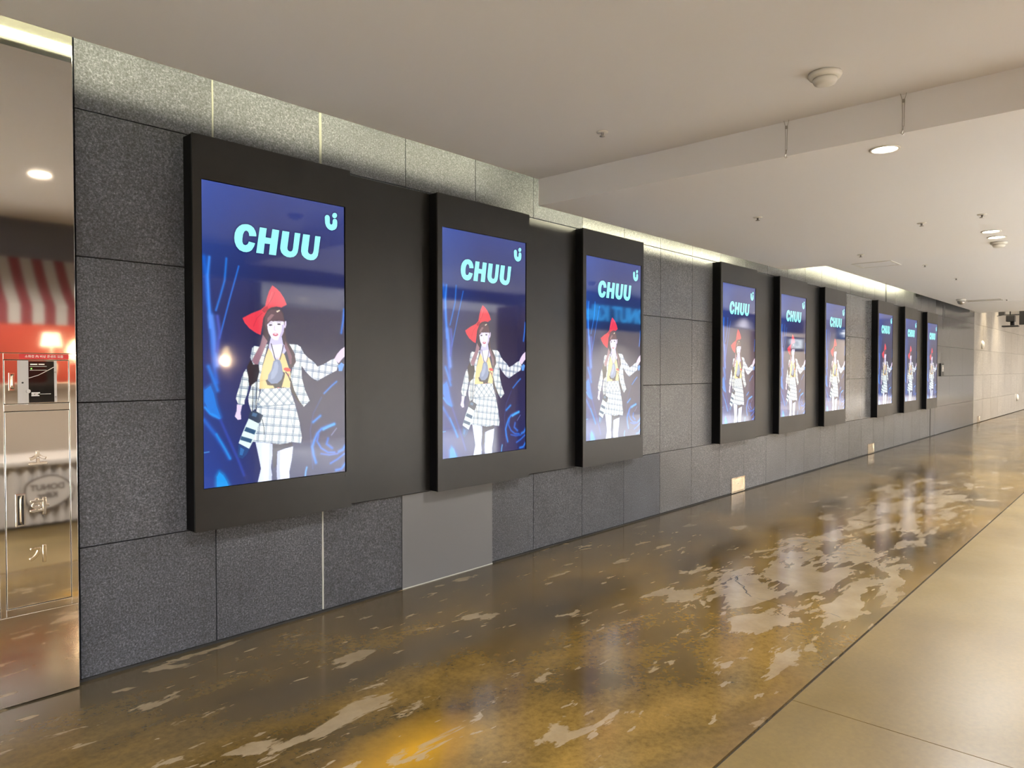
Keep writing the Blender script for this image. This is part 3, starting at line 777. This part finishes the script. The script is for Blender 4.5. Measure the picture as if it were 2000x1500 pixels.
for ch, x, z in (('소', 0.900, 1.020), ('화', 0.903, 0.816), ('기', 0.897, 0.614)):
    link('embossed_letter', text_mesh('embossed_letter', ch, 0.074, 'steel_plate', 0.0030, 0.0016, 0.0014), door, (x - 0.9, -0.0572, z))
def pull(parent, x0, x1, z0, z1):
    bm = bmesh.new()
    f = 0.006
    for r_ in ((x0, x0 + f, z0, z1), (x1 - f, x1, z0, z1), (x0 + f, x1 - f, z0, z0 + f), (x0 + f, x1 - f, z1 - f, z1)):
        abox(bm, r_[0] - 0.9, r_[1] - 0.9, -0.0605, -0.056, r_[2], r_[3])
    link('pull_frame', mesh_of(bm, 'pull_frame', 'steel_plate'), parent)
    bm = bmesh.new(); abox(bm, x0 + f - 0.9, x1 - f - 0.9, -0.0575, -0.056, z0 + f, z1 - f)
    link('pull_recess', mesh_of(bm, 'pull_recess', 'black'), parent)
    bm = bmesh.new()
    xm = x0 + f + (x1 - x0 - 2 * f) * 0.45 - 0.9
    tube(bm, [(xm + 0.006, -0.058, z1 - f - 0.002), (xm, -0.063, z1 - f - 0.008), (xm - 0.001, -0.064, z1 - f - 0.016), (xm - 0.001, -0.064, z0 + f + 0.016), (xm, -0.063, z0 + f + 0.008), (xm + 0.006, -0.058, z0 + f + 0.002)], 0.0042, 8)
    link('pull_bar', mesh_of(bm, 'pull_bar', 'steel_plate', True), parent)
pull(door, 0.818, 0.852, 0.747, 0.881)
udoor = cb('hydrant_door', 0.7845, 1.0180, -0.056, -0.049, 1.2570, 1.4375, 'steel_mirror', bevel=0.0012)
pull(udoor, 0.8000, 0.8200, 1.313, 1.385)
def ub(name, x0, x1, z0, z1, mat, d=0.0015, y=-0.056):
    bm = bmesh.new(); abox(bm, x0 - 0.9, x1 - 0.9, y - d, y, z0, z1)
    return link(name, mesh_of(bm, name, mat), udoor)
ub('grey_cover', 0.8305, 0.8695, 1.2585, 1.4365, 'grey_door')
ub('grey_edge', 0.9630, 0.9730, 1.2610, 1.4360, 'grey_door')
ub('viewing_glass', 0.8695, 0.9630, 1.2600, 1.4340, 'dark_glass', 0.001)
ub('status_light', 0.8775, 0.8825, 1.4000, 1.4050, 'green_led', 0.0004, -0.0571)
for (x0, x1, z, hh) in ((0.876, 0.902, 1.4205, 0.0022), (0.906, 0.928, 1.4205, 0.0022), (0.879, 0.910, 1.3005, 0.0022), (0.879, 0.890, 1.2945, 0.0018), (0.892, 0.904, 1.2945, 0.0018), (0.879, 0.908, 1.2890, 0.0018), (0.910, 0.950, 1.2955, 0.0008), (0.874, 0.936, 1.4120, 0.0007), (0.874, 0.936, 1.3960, 0.0007)):
    ub('print_line', x0, x1, z - hh, z + hh, 'white_ink', 0.0003, -0.0571)
for (x, z, r_, mat) in ((0.848, 1.344, 0.0036, 'black'), (0.868, 1.308, 0.0085, 'grey_door'), (0.968, 1.388, 0.004, 'grey_metal'), (0.968, 1.283, 0.004, 'grey_metal')):
    bm = bmesh.new(); lathe(bm, [(r_, 0), (r_, 0.003), (r_ * 0.7, 0.004)], 16)
    me = mesh_of(bm, 'door_stud', mat); me.transform(Matrix.Rotation(math.pi / 2, 4, 'X'))
    link('door_stud', me, udoor, (x - 0.9, -0.057, z))
bm = bmesh.new(); tube(bm, [(0.870 - 0.9, -0.0575, 1.363), (0.905 - 0.9, -0.0575, 1.375), (0.935 - 0.9, -0.0575, 1.392), (0.962 - 0.9, -0.0575, 1.409)], 0.0012, 6)
link('cable', mesh_of(bm, 'cable', 'white_ink'), udoor)
stick = cb('red_sticker', 0.837, 1.0185, -0.0578, -0.057, 1.4425, 1.4635, 'red_sticker')
stick['label'] = 'red notice sticker with white lettering'
link('notice_lettering', text_mesh('notice_lettering', '소화전 內 비상 콘센트 있음', 0.0125, 'white_ink', 0.0001, 0.0001), stick, (0.9275 - 0.9, -0.0582, 1.453))
tag(cab, 'mirror-polished stainless steel hydrant and extinguisher cabinet at left edge', 'cabinet')

# ------------------------------------------------------------------ lights of the place, plus added unseen fill downlights
def downlight(x, y, z, label, power=285.0, r=0.062, size=150, col=WARM):
    o = empty('downlight', (x, y, z))
    bm = bmesh.new()
    lathe(bm, [(r + 0.004, 0.0), (r + 0.014, -0.001), (r + 0.013, -0.006), (r + 0.002, -0.007), (r, -0.001)], 28, cap=False)
    link('trim_ring', mesh_of(bm, 'trim_ring', 'white_plastic', True), o)
    bm = bmesh.new(); lathe(bm, [(r, -0.0015), (r * 0.8, -0.005), (r * 0.3, -0.006)], 28)
    link('lamp_disc', mesh_of(bm, 'lamp_disc', 'lamp_disc', True), o)
    ld = bpy.data.lights.new('downlight_beam', 'SPOT')
    ld.energy = power; ld.color = col; ld.spot_size = math.radians(size); ld.spot_blend = 0.6; ld.shadow_soft_size = 0.05
    lo = bpy.data.objects.new('beam', ld); COL.objects.link(lo); lo.parent = o; lo.location = (0, 0, -0.012)
    return tag(o, label, 'downlight', 'ceiling downlights')
downlight(4.225, -2.443, CB, 'round lit downlight just behind the ceiling drop, between the two hanging wires')
downlight(7.346, -2.459, CB, 'round lit downlight near the right edge, brighter of the close pair')
downlight(7.700, -2.448, CB, 'round lit downlight right beside the small smoke detector', 160)
downlight(1.543, -2.424, CA, 'round lit downlight mirrored in the upper steel sheet')
OFF = 'unseen ceiling downlight outside the picture'  # shared by the continued row and the added fill lights
for x, z in ((-1.7, CA), (10.5, CC), (13.7, CC), (16.9, CC), (20.0, CC)):
    downlight(x, -2.45, z, OFF)
for x, z in ((-1.6, CA), (9.5, CC), (13.0, CC), (17.0, CC)):
    downlight(x, -4.0, z, OFF, 300)  # unseen second row, added to brighten the wall
for x, z, pw in ((-1.2, CA, 2400), (-4.4, CA, 2400), (6.3, CB, 900), (9.5, CC, 1400), (13.0, CC, 1500), (16.5, CC, 1500), (19.8, CC, 1500)):
    downlight(x, -5.4, z, OFF, pw, col=COOL)  # unseen shop downlights added to raise the ambient light
downlight(1.9, -5.4, CA, OFF, 110)
for x, z, pw in ((-2.0, CA, 2600), (6.6, CB, 1500), (10.0, CC, 1800), (14.0, CC, 1900), (18.0, CC, 1900)):
    downlight(x, -7.3, z, OFF, pw, col=COOL)  # deeper unseen row, added for ambient light too
for i, x in enumerate((22.75, 24.7)):
    downlight(x, -0.45, 4.3, 'wall washing downlight high in the far hall', 900, 0.06, 50, (1.0, 0.82, 0.55))
for x in (26.0, 32.0, 39.0):
    downlight(x, -6.5, 4.3, OFF, 2600, 0.09, 150)  # unseen, added so the far panels reflect something bright
for x in (25.0, 30.0, 36.0):
    downlight(x, -3.0, 4.3, 'unseen wide downlight added high in the far hall as fill', 1300, 0.09, 140, (1.0, 0.93, 0.84))  # unseen lamps added to light the far hall

def cove_tube(x0, x1, y, z, label):
    o = empty('cove_tube', ((x0 + x1) / 2, y, z))
    L2 = (x1 - x0) / 2
    bm = bmesh.new(); lathe(bm, [(0.011, -L2 + 0.02), (0.011, L2 - 0.02)], 10, 'X')
    link('tube_glass', mesh_of(bm, 'tube_glass', 'tube', True), o)
    bm = bmesh.new(); abox(bm, -L2, L2, -0.045, -0.016, -0.02, 0.012)
    for s in (-1, 1):
        abox(bm, s * L2 - 0.02 * (s > 0), s * L2 + 0.02 * (s < 0), -0.016, 0.012, -0.016, 0.014)
    link('batten', mesh_of(bm, 'batten', 'white_plastic'), o)
    return tag(o, label, 'tube light', 'tube lights in the wall slot')
for i in range(4):
    cove_tube(-0.75 + i * 1.185, 0.40 + i * 1.185, -0.287, 2.872,
              'lit tube in the ceiling slot, mirrored in the steel cabinet' if i == 1 else 'lit tube hidden in the slot above the nearest tiles')
for i in range(3):
    cove_tube(4.10 + i * 1.32, 5.38 + i * 1.32, -0.30, 2.664, 'lit tube hidden in the slot above the dropped ceiling edge')
for i in range(4):
    cove_tube(10.3 + i * 1.3, 11.55 + i * 1.3, -0.335, 2.930, 'lit tube hidden in the slot above the farthest trio')

# ------------------------------------------------------------------ ceiling fittings
def smoke_detector(x, y, z, s, label):
    o = empty('smoke_detector', (x, y, z))
    bm = bmesh.new(); lathe(bm, [(0.072 * s, 0), (0.074 * s, -0.010 * s), (0.068 * s, -0.022 * s), (0.055 * s, -0.024 * s)], 32)
    link('base', mesh_of(bm, 'base', 'white_plastic', True), o)
    bm = bmesh.new(); lathe(bm, [(0.052 * s, -0.0245 * s), (0.054 * s, -0.034 * s), (0.047 * s, -0.048 * s), (0.030 * s, -0.054 * s)], 32)
    link('sensing_head', mesh_of(bm, 'sensing_head', 'white_plastic', True), o)
    bm = bmesh.new(); lathe(bm, [(0.003 * s, -0.002), (0.003 * s, -0.0025)], 8, c=(0.05 * s, 0, -0.022 * s))
    link('indicator', mesh_of(bm, 'indicator', 'black'), o)
    return tag(o, label, 'smoke detector', 'smoke detectors')
smoke_detector(3.475, -2.383, CA, 1.0, 'cream round smoke detector on the upper ceiling near the drop')
smoke_detector(8.02, -2.42, CB, 0.95, 'small smoke detector just past the pair of downlights')
SPR = [(3.46, -1.14, CA, 'sprinkler head on the nearer upper ceiling'), (5.456, -1.21, CB, 'sprinkler head on the dropped ceiling, closest to the wall and drop'),
       (6.557, -2.103, CB, 'tiny sprinkler head on the dropped ceiling, toward the right edge'), (7.943, -1.236, CB, 'sprinkler head on the dropped ceiling beside the access panel'),
       (10.8, -1.20, CC, 'sprinkler head on the far ceiling right of the access panel'), (12.7, -1.21, CC, 'faint sprinkler head deep on the far ceiling'),
       (17.2, -1.25, CC, 'farthest tiny sprinkler head near the slot diffuser'), (6.50, -2.526, CB, 'tiny sprinkler head on the dropped ceiling above the downlight pair')]
for x, y, z, lb in SPR:
    o = empty('sprinkler', (x, y, z))
    bm = bmesh.new(); lathe(bm, [(0.034, 0), (0.032, -0.004), (0.014, -0.006)], 18)
    link('cover_plate', mesh_of(bm, 'cover_plate', 'white_plastic', True), o)
    bm = bmesh.new(); lathe(bm, [(0.008, -0.006), (0.006, -0.022), (0.016, -0.024), (0.016, -0.027)], 14)
    link('nozzle', mesh_of(bm, 'nozzle', 'grey_metal', True), o)
    tag(o, lb, 'sprinkler', 'sprinkler heads')
for y, lb in ((-2.005, 'looped hanging wire on the ceiling drop, nearer the displays'), (-2.590, 'looped hanging wire on the ceiling drop, nearer the right edge')):
    o = empty('hanging_wire', (3.985, y, CA))
    for s in (-1, 1):
        bm = bmesh.new(); tube(bm, [(0, s * 0.014, 0.0), (0, s * 0.006, -0.03), (0, s * 0.004, -0.10), (0, s * 0.004, -0.165)], 0.0012, 6)
        link('wire', mesh_of(bm, 'wire', 'grey_metal'), o)
    bm = bmesh.new(); abox(bm, -0.005, 0.005, -0.006, 0.006, -0.045, -0.030); link('clip', mesh_of(bm, 'clip', 'grey_metal'), o)
    bm = bmesh.new(); tube(bm, [(0, 0, -0.162), (0, 0.002, -0.185), (0, 0.008, -0.198), (0, 0.002, -0.206), (0, -0.005, -0.199)], 0.0035, 6)
    link('hook', mesh_of(bm, 'hook', 'grey_metal'), o)
    tag(o, lb, 'wire', 'hanging wires on the drop')
o = empty('access_panel', (10.3, -0.74, CC))
bm = bmesh.new()
for r_ in ((-0.24, 0.24, 0.215, 0.24), (-0.24, 0.24, -0.24, -0.215), (-0.24, -0.215, -0.215, 0.215), (0.215, 0.24, -0.215, 0.215)):
    abox(bm, r_[0], r_[1], r_[2], r_[3], -0.006, 0)
link('frame', mesh_of(bm, 'frame', 'white_plastic'), o)
bm = bmesh.new(); abox(bm, -0.210, 0.210, -0.210, 0.210, -0.004, 0); link('hatch', mesh_of(bm, 'hatch', 'white_paint'), o)
tag(o, 'square access hatch flush in the far ceiling above the middle trio', 'access panel')
o = empty('dome_camera', (16.55, -0.585, CC))
bm = bmesh.new(); lathe(bm, [(0.085, 0), (0.085, -0.03), (0.075, -0.035)], 24); link('base', mesh_of(bm, 'base', 'white_plastic', True), o)
bm = bmesh.new(); lathe(bm, [(0.07, -0.036), (0.066, -0.065), (0.05, -0.09), (0.025, -0.105), (0.004, -0.109)], 24); link('dome', mesh_of(bm, 'dome', 'grey_metal', True), o)
tag(o, 'small dome security camera on the far ceiling', 'camera')
o = empty('slot_diffuser', (17.1, -0.88, CC))
bm = bmesh.new()
for r_ in ((-0.16, -0.14), (-0.05, 0.05), (0.14, 0.16)):
    abox(bm, r_[0], r_[1], -0.30, 0.30, -0.008, 0)
link('vanes', mesh_of(bm, 'vanes', 'white_plastic'), o)
bm = bmesh.new(); abox(bm, -0.14, 0.14, -0.295, 0.295, -0.002, 0); link('slot', mesh_of(bm, 'slot', 'black'), o)
tag(o, 'long slot air diffuser beside the dome camera', 'air diffuser')

# ------------------------------------------------------------------ small wall fittings
def outlet(x0, x1, z0, z1, label):
    o = empty('outlet_cover', ((x0 + x1) / 2, 0, z0))
    w, h = (x1 - x0) / 2, z1 - z0
    bm = bmesh.new()
    for r_ in ((-w, -w + 0.018, 0, h), (w - 0.018, w, 0, h), (-w + 0.018, w - 0.018, 0, 0.016), (-w + 0.018, w - 0.018, h - 0.016, h)):
        abox(bm, r_[0], r_[1], -0.012, 0.0, r_[2], r_[3])
    link('rim', mesh_of(bm, 'rim', 'steel_plate'), o)
    bm = bmesh.new(); abox(bm, -w + 0.0195, w - 0.0195, -0.011, -0.0002, 0.0175, h - 0.0175)
    for q in bm.verts:                                         # the flap leans back a few degrees
        if q.co.y < -0.005 and q.co.z > h / 2:
            q.co.y = -0.0015
    link('flap', mesh_of(bm, 'flap', 'steel_plate'), o)
    bm = bmesh.new(); abox(bm, -0.02, 0.02, -0.0115, -0.009, h * 0.55, h * 0.58); link('flap_latch', mesh_of(bm, 'flap_latch', 'grey_metal'), o)
    return tag(o, label, 'outlet cover', 'stainless outlet covers at the wall foot')
outlet(7.585, 7.930, 0.008, 0.178, 'shiny stainless outlet cover at the wall foot below the middle trio')
outlet(12.60, 12.94, 0.008, 0.178, 'shiny stainless outlet cover at the wall foot before the farthest trio')
outlet(21.95, 22.30, 0.008, 0.178, 'tiny shiny outlet cover at the foot of the pale far wall')
o = empty('intercom', (17.80, 0, 1.25))
bm = bmesh.new(); abox(bm, -0.14, 0.14, -0.03, 0, 0, 0.28, 0.006); link('casing', mesh_of(bm, 'casing', 'black'), o)
bm = bmesh.new(); abox(bm, -0.06, 0.10, -0.034, -0.03, 0.10, 0.24); link('plate', mesh_of(bm, 'plate', 'grey_door'), o)
bm = bmesh.new(); abox(bm, -0.02, 0.06, -0.036, -0.034, 0.15, 0.20); link('button', mesh_of(bm, 'button', 'white_plastic'), o)
tag(o, 'small dark wall box with grey plate right of the farthest display', 'switch box')
for (x, z, lb) in ((22.53, 2.05, 'small white round fitting high on the pale far wall'), (28.8, 0.47, 'small white round fitting low on the pale far wall')):
    o = empty('wall_fitting', (x, 0, z))
    bm = bmesh.new(); lathe(bm, [(0.11, 0), (0.11, 0.02), (0.07, 0.05), (0.03, 0.055)], 20)
    me = mesh_of(bm, 'cap', 'white_plastic', True); me.transform(Matrix.Rotation(math.pi / 2, 4, 'X')); link('cap', me, o)
    tag(o, lb, 'wall fitting', 'white fittings on the far wall')

# black ceiling-hung equipment in the far hall
o = empty('hanging_monitor', (23.0, -0.92, 2.55))
bm = bmesh.new(); abox(bm, -0.04, 0.04, -0.30, 0.17, 0.02, 0.42, 0.01); link('monitor', mesh_of(bm, 'monitor', 'black'), o)
bm = bmesh.new(); tube(bm, [(0.06, -0.06, 0.35), (0.06, -0.06, 1.74)], 0.025, 10); link('drop_pole', mesh_of(bm, 'drop_pole', 'black', True), o)
bm = bmesh.new(); abox(bm, 0.041, 0.08, -0.16, 0.05, 0.12, 0.34); link('bracket', mesh_of(bm, 'bracket', 'black'), o)
tag(o, 'black screen hung from the far hall ceiling at the right edge', 'monitor')
o = empty('hanging_speaker', (23.0, -0.55, 2.52))
bm = bmesh.new(); abox(bm, -0.12, 0.12, -0.11, 0.08, 0.14, 0.30, 0.008); link('cabinet', mesh_of(bm, 'cabinet', 'black'), o)
bm = bmesh.new(); tube(bm, [(0, -0.05, 0.14), (0, -0.05, 0.04)], 0.05, 10); link('stem', mesh_of(bm, 'stem', 'black', True), o)
bm = bmesh.new(); abox(bm, -0.12, 0.12, -0.19, 0.17, 0.0, 0.04, 0.006); link('foot_plate', mesh_of(bm, 'foot_plate', 'black'), o)
bm = bmesh.new(); tube(bm, [(0, 0.0, 0.30), (0, 0.0, 1.78)], 0.015, 8); link('drop_rod', mesh_of(bm, 'drop_rod', 'black', True), o)
tag(o, 'black hanging speaker on a flat plate left of the hung screen', 'speaker')
o = empty('hanging_bracket', (23.3, -0.31, 2.86))
bm = bmesh.new(); abox(bm, -0.1, 0.1, -0.08, 0.05, 0.0, 0.14, 0.006); link('block', mesh_of(bm, 'block', 'black'), o)
bm = bmesh.new(); tube(bm, [(0, 0.10, -0.02), (0, -0.05, 0.01), (0, -0.22, 0.0), (0, -0.42, 0.0)], [0.006, 0.014, 0.014, 0.014], 8); link('arm', mesh_of(bm, 'arm', 'black', True), o)
bm = bmesh.new(); tube(bm, [(0, 0.0, 0.14), (0, 0.0, 1.47)], 0.012, 8); link('drop_rod', mesh_of(bm, 'drop_rod', 'black', True), o)
tag(o, 'black hanging bracket with thin arm below the ceiling end', 'bracket')

# ------------------------------------------------------------------ shops across the passage (seen mirrored in steel and glass)
S(box('wall_right', -6.0, 21.0, -4.50, -4.30, 2.42, 3.10, 'slate'))
S(box('wall_shop_low', 0.3, 4.2, -6.0, -5.9, 0.0, 1.2, 'shop_beige'))
S(box('wall_shop_red', 0.3, 4.2, -6.0, -5.9, 1.2, 1.98, 'shop_red'))
S(box('wall_shop_upper', 0.3, 4.2, -6.0, -5.9, 1.98, 3.0, 'white_paint'))
S(box('wall_shop_side', 4.2, 4.3, -9.0, -4.5, 0.0, 3.0, 'shop_beige'))
S(box('wall_shop_near', -6.0, 0.2, -9.0, -8.9, 0.0, 3.0, 'shop_beige'))
S(box('wall_shop_divide', 0.2, 0.3, -9.0, -4.5, 0.0, 3.0, 'shop_beige'))
S(box('wall_shop_back', 4.3, 46.0, -9.0, -8.9, 0.0, 4.3, 'shop_beige'))
for i, x in enumerate((8.6, 13.6, 18.4)):
    S(box('wall_pier', x, x + 0.5, -4.75, -4.31, 0.0, 2.42, 'shop_brown'))
aw = empty('awning', (1.95, -4.3, 1.8))
for i in range(22):
    x0, x1 = -0.99 + i * 0.09, -0.99 + (i + 1) * 0.09
    bm = bmesh.new()
    prof = [(0.0, 0.62), (0.12, 0.45), (0.25, 0.30), (0.40, 0.16), (0.40, 0.0)]
    rows = [[bm.verts.new((x, y, z)) for x in (x0, x1)] for y, z in prof] 
    rows2 = [[bm.verts.new((x, y - 0.008, z - 0.004)) for x in (x0, x1)] for y, z in prof]
    for R_ in (rows, rows2):
        for a_, b_ in zip(R_, R_[1:]):
            bm.faces.new((a_[0], a_[1], b_[1], b_[0]))
    for kx in (0, 1):
        for j in range(len(prof) - 1):
            bm.faces.new((rows[j][kx], rows[j + 1][kx], rows2[j + 1][kx], rows2[j][kx]))
    link('canopy_stripe', mesh_of(bm, 'canopy_stripe', 'stripe_red' if i % 2 else 'stripe_white'), aw)
tag(aw, 'red and white striped shop awning mirrored in the steel cabinet', 'awning')
ct = empty('shop_counter', (1.95, -4.0, 0))
bm = bmesh.new(); abox(bm, -0.95, 0.95, -0.55, 0.05, 0.04, 0.555); link('body', mesh_of(bm, 'body', 'shop_brown'), ct)
bm = bmesh.new(); abox(bm, -0.98, 0.98, -0.58, 0.13, 0.5555, 0.60, 0.008); link('top', mesh_of(bm, 'top', 'cloth_white'), ct)
bm = bmesh.new()
nx = 150
fr = []
for i in range(nx + 1):
    x = -0.95 + 1.9 * i / nx
    y = 0.085 + 0.016 * math.sin(x * 62 + 2 * math.sin(x * 7))
    fr.append([bm.verts.new((x, y + 0.01 * (1 - z / 0.55), z)) for z in (0.03, 0.3, 0.5555)])
for a_, b_ in zip(fr, fr[1:]):
    for j in range(2):
        bm.faces.new((a_[j], b_[j], b_[j + 1], a_[j + 1]))
link('skirt_cloth', mesh_of(bm, 'skirt_cloth', 'cloth_white', True), ct)
def blobshape(s):
    return [(s * 0.20 * math.cos(q) * (1 + 0.08 * math.cos(3 * q)), 0.31 + s * 0.155 * math.sin(q) * (1 + 0.06 * math.sin(2 * q))) for q in [2 * math.pi * i / 40 for i in range(40)]]
bm = bmesh.new(); plate(bm, blobshape(1.0), 0.130, 0.118); link('sign_rim', mesh_of(bm, 'sign_rim', 'outline_brown'), ct)
bm = bmesh.new(); plate(bm, blobshape(0.92), 0.134, 0.1305); link('sign_face', mesh_of(bm, 'sign_face', 'cloth_white'), ct)
link('sign_lettering', text_mesh('sign_lettering', 'DONUT\nKiller', 0.075, 'outline_brown', 0.001, 0.002, flip=True), ct, (0, 0.1355, 0.32))
tag(ct, 'low shop counter with white cloth front and outlined sign, mirrored in steel', 'counter')
lp = empty('table_lamp', (2.34, -5.15, 1.25))
bm = bmesh.new(); lathe(bm, [(0.06, 0.0), (0.06, 0.015), (0.03, 0.03), (0.045, 0.12), (0.05, 0.20), (0.015, 0.28), (0.01, 0.42)], 20); link('lamp_base', mesh_of(bm, 'lamp_base', 'white_plastic', True), lp)
bm = bmesh.new(); lathe(bm, [(0.095, 0.39), (0.072, 0.53)], 24, cap=False); link('shade', mesh_of(bm, 'shade', 'lamp_shade', True), lp)
tag(lp, 'table lamp with cream shade mirrored above the red sticker', 'lamp')
sh = empty('back_shelf', (1.9, -5.2, 0))
bm = bmesh.new(); abox(bm, -1.6, 1.6, -0.25, 0.25, 1.20, 1.25); link('shelf_board', mesh_of(bm, 'shelf_board', 'shop_beige'), sh)
bm = bmesh.new(); abox(bm, -1.55, 1.55, -0.22, 0.20, 0.0, 1.20); link('cupboard', mesh_of(bm, 'cupboard', 'shop_beige'), sh)
tag(sh, 'wooden back counter inside the red shop', 'counter')
def bulb(x, y, z, r, label, energy):
    o = empty('pendant_bulb', (x, y, z))
    bm = bmesh.new(); lathe(bm, [(0.012, r * 1.3), (r * 0.5, r), (r, 0), (r * 0.7, -r * 0.7), (0.004, -r)], 16); link('bulb', mesh_of(bm, 'bulb', 'glow_bulb', True), o)
    bm = bmesh.new(); tube(bm, [(0, 0, r * 1.3), (0, 0, 3.02 - z)], 0.004, 6); link('cord', mesh_of(bm, 'cord', 'black'), o)
    ld = bpy.data.lights.new('bulb_light', 'POINT'); ld.energy = energy; ld.color = (1.0, 0.72, 0.42); ld.shadow_soft_size = r
    lo = bpy.data.objects.new('bulb_light', ld); COL.objects.link(lo); lo.parent = o; lo.location = (0, 0, -r - 0.03)
    tag(o, label, 'pendant lamp', 'pendant bulbs in the shops')
bulb(2.62, -5.25, 1.66, 0.035, 'small bare bulb hanging beside the shaded table lamp', 14)
bulb(4.20, -5.15, 1.60, 0.06, 'warm bare bulb glowing in the nearest display glass', 30)
ns = empty('neon_sign', (11.4, -4.30, 2.45))
bm = bmesh.new(); abox(bm, -1.6, 1.6, 0.0, 0.08, -0.33, 0.30); link('sign_board', mesh_of(bm, 'sign_board', 'fascia_blue'), ns)
link('sign_lettering', text_mesh('sign_lettering', 'DONUT Killer', 0.40, 'neon_blue', 0.01, 0.006, flip=True), ns, (0, 0.092, -0.04))
tag(ns, 'blue neon shop sign mirrored in the third display', 'sign')
bs = empty('shop_sign', (20.3, -4.30, 2.10))
bm = bmesh.new(); abox(bm, -0.65, 0.65, -0.05, 0.03, -0.20, 0.20); link('sign_board', mesh_of(bm, 'sign_board', 'slate'), bs)
link('sign_lettering', text_mesh('sign_lettering', 'BCAP', 0.36, 'sign_white', 0.01, 0.006, flip=True), bs, (0, 0.042, 0))
tag(bs, 'white lit shop lettering mirrored in the fifth display', 'sign')
ar = empty('arrow_sign', (24.3, -4.30, 2.55))
bm = bmesh.new(); abox(bm, -0.6, 0.6, 0.0, 0.06, -0.2, 0.2); link('sign_board', mesh_of(bm, 'sign_board', 'fascia_blue'), ar)
bm = bmesh.new(); plate(bm, [(-0.22, -0.03), (-0.22, 0.03), (0.08, 0.03), (0.0, 0.11), (0.07, 0.13), (0.22, 0.0), (0.07, -0.13), (0.0, -0.11), (0.08, -0.03)], 0.068, 0.061)
link('arrow', mesh_of(bm, 'arrow', 'sign_white'), ar)
tag(ar, 'lit white arrow sign mirrored in the sixth display', 'sign')
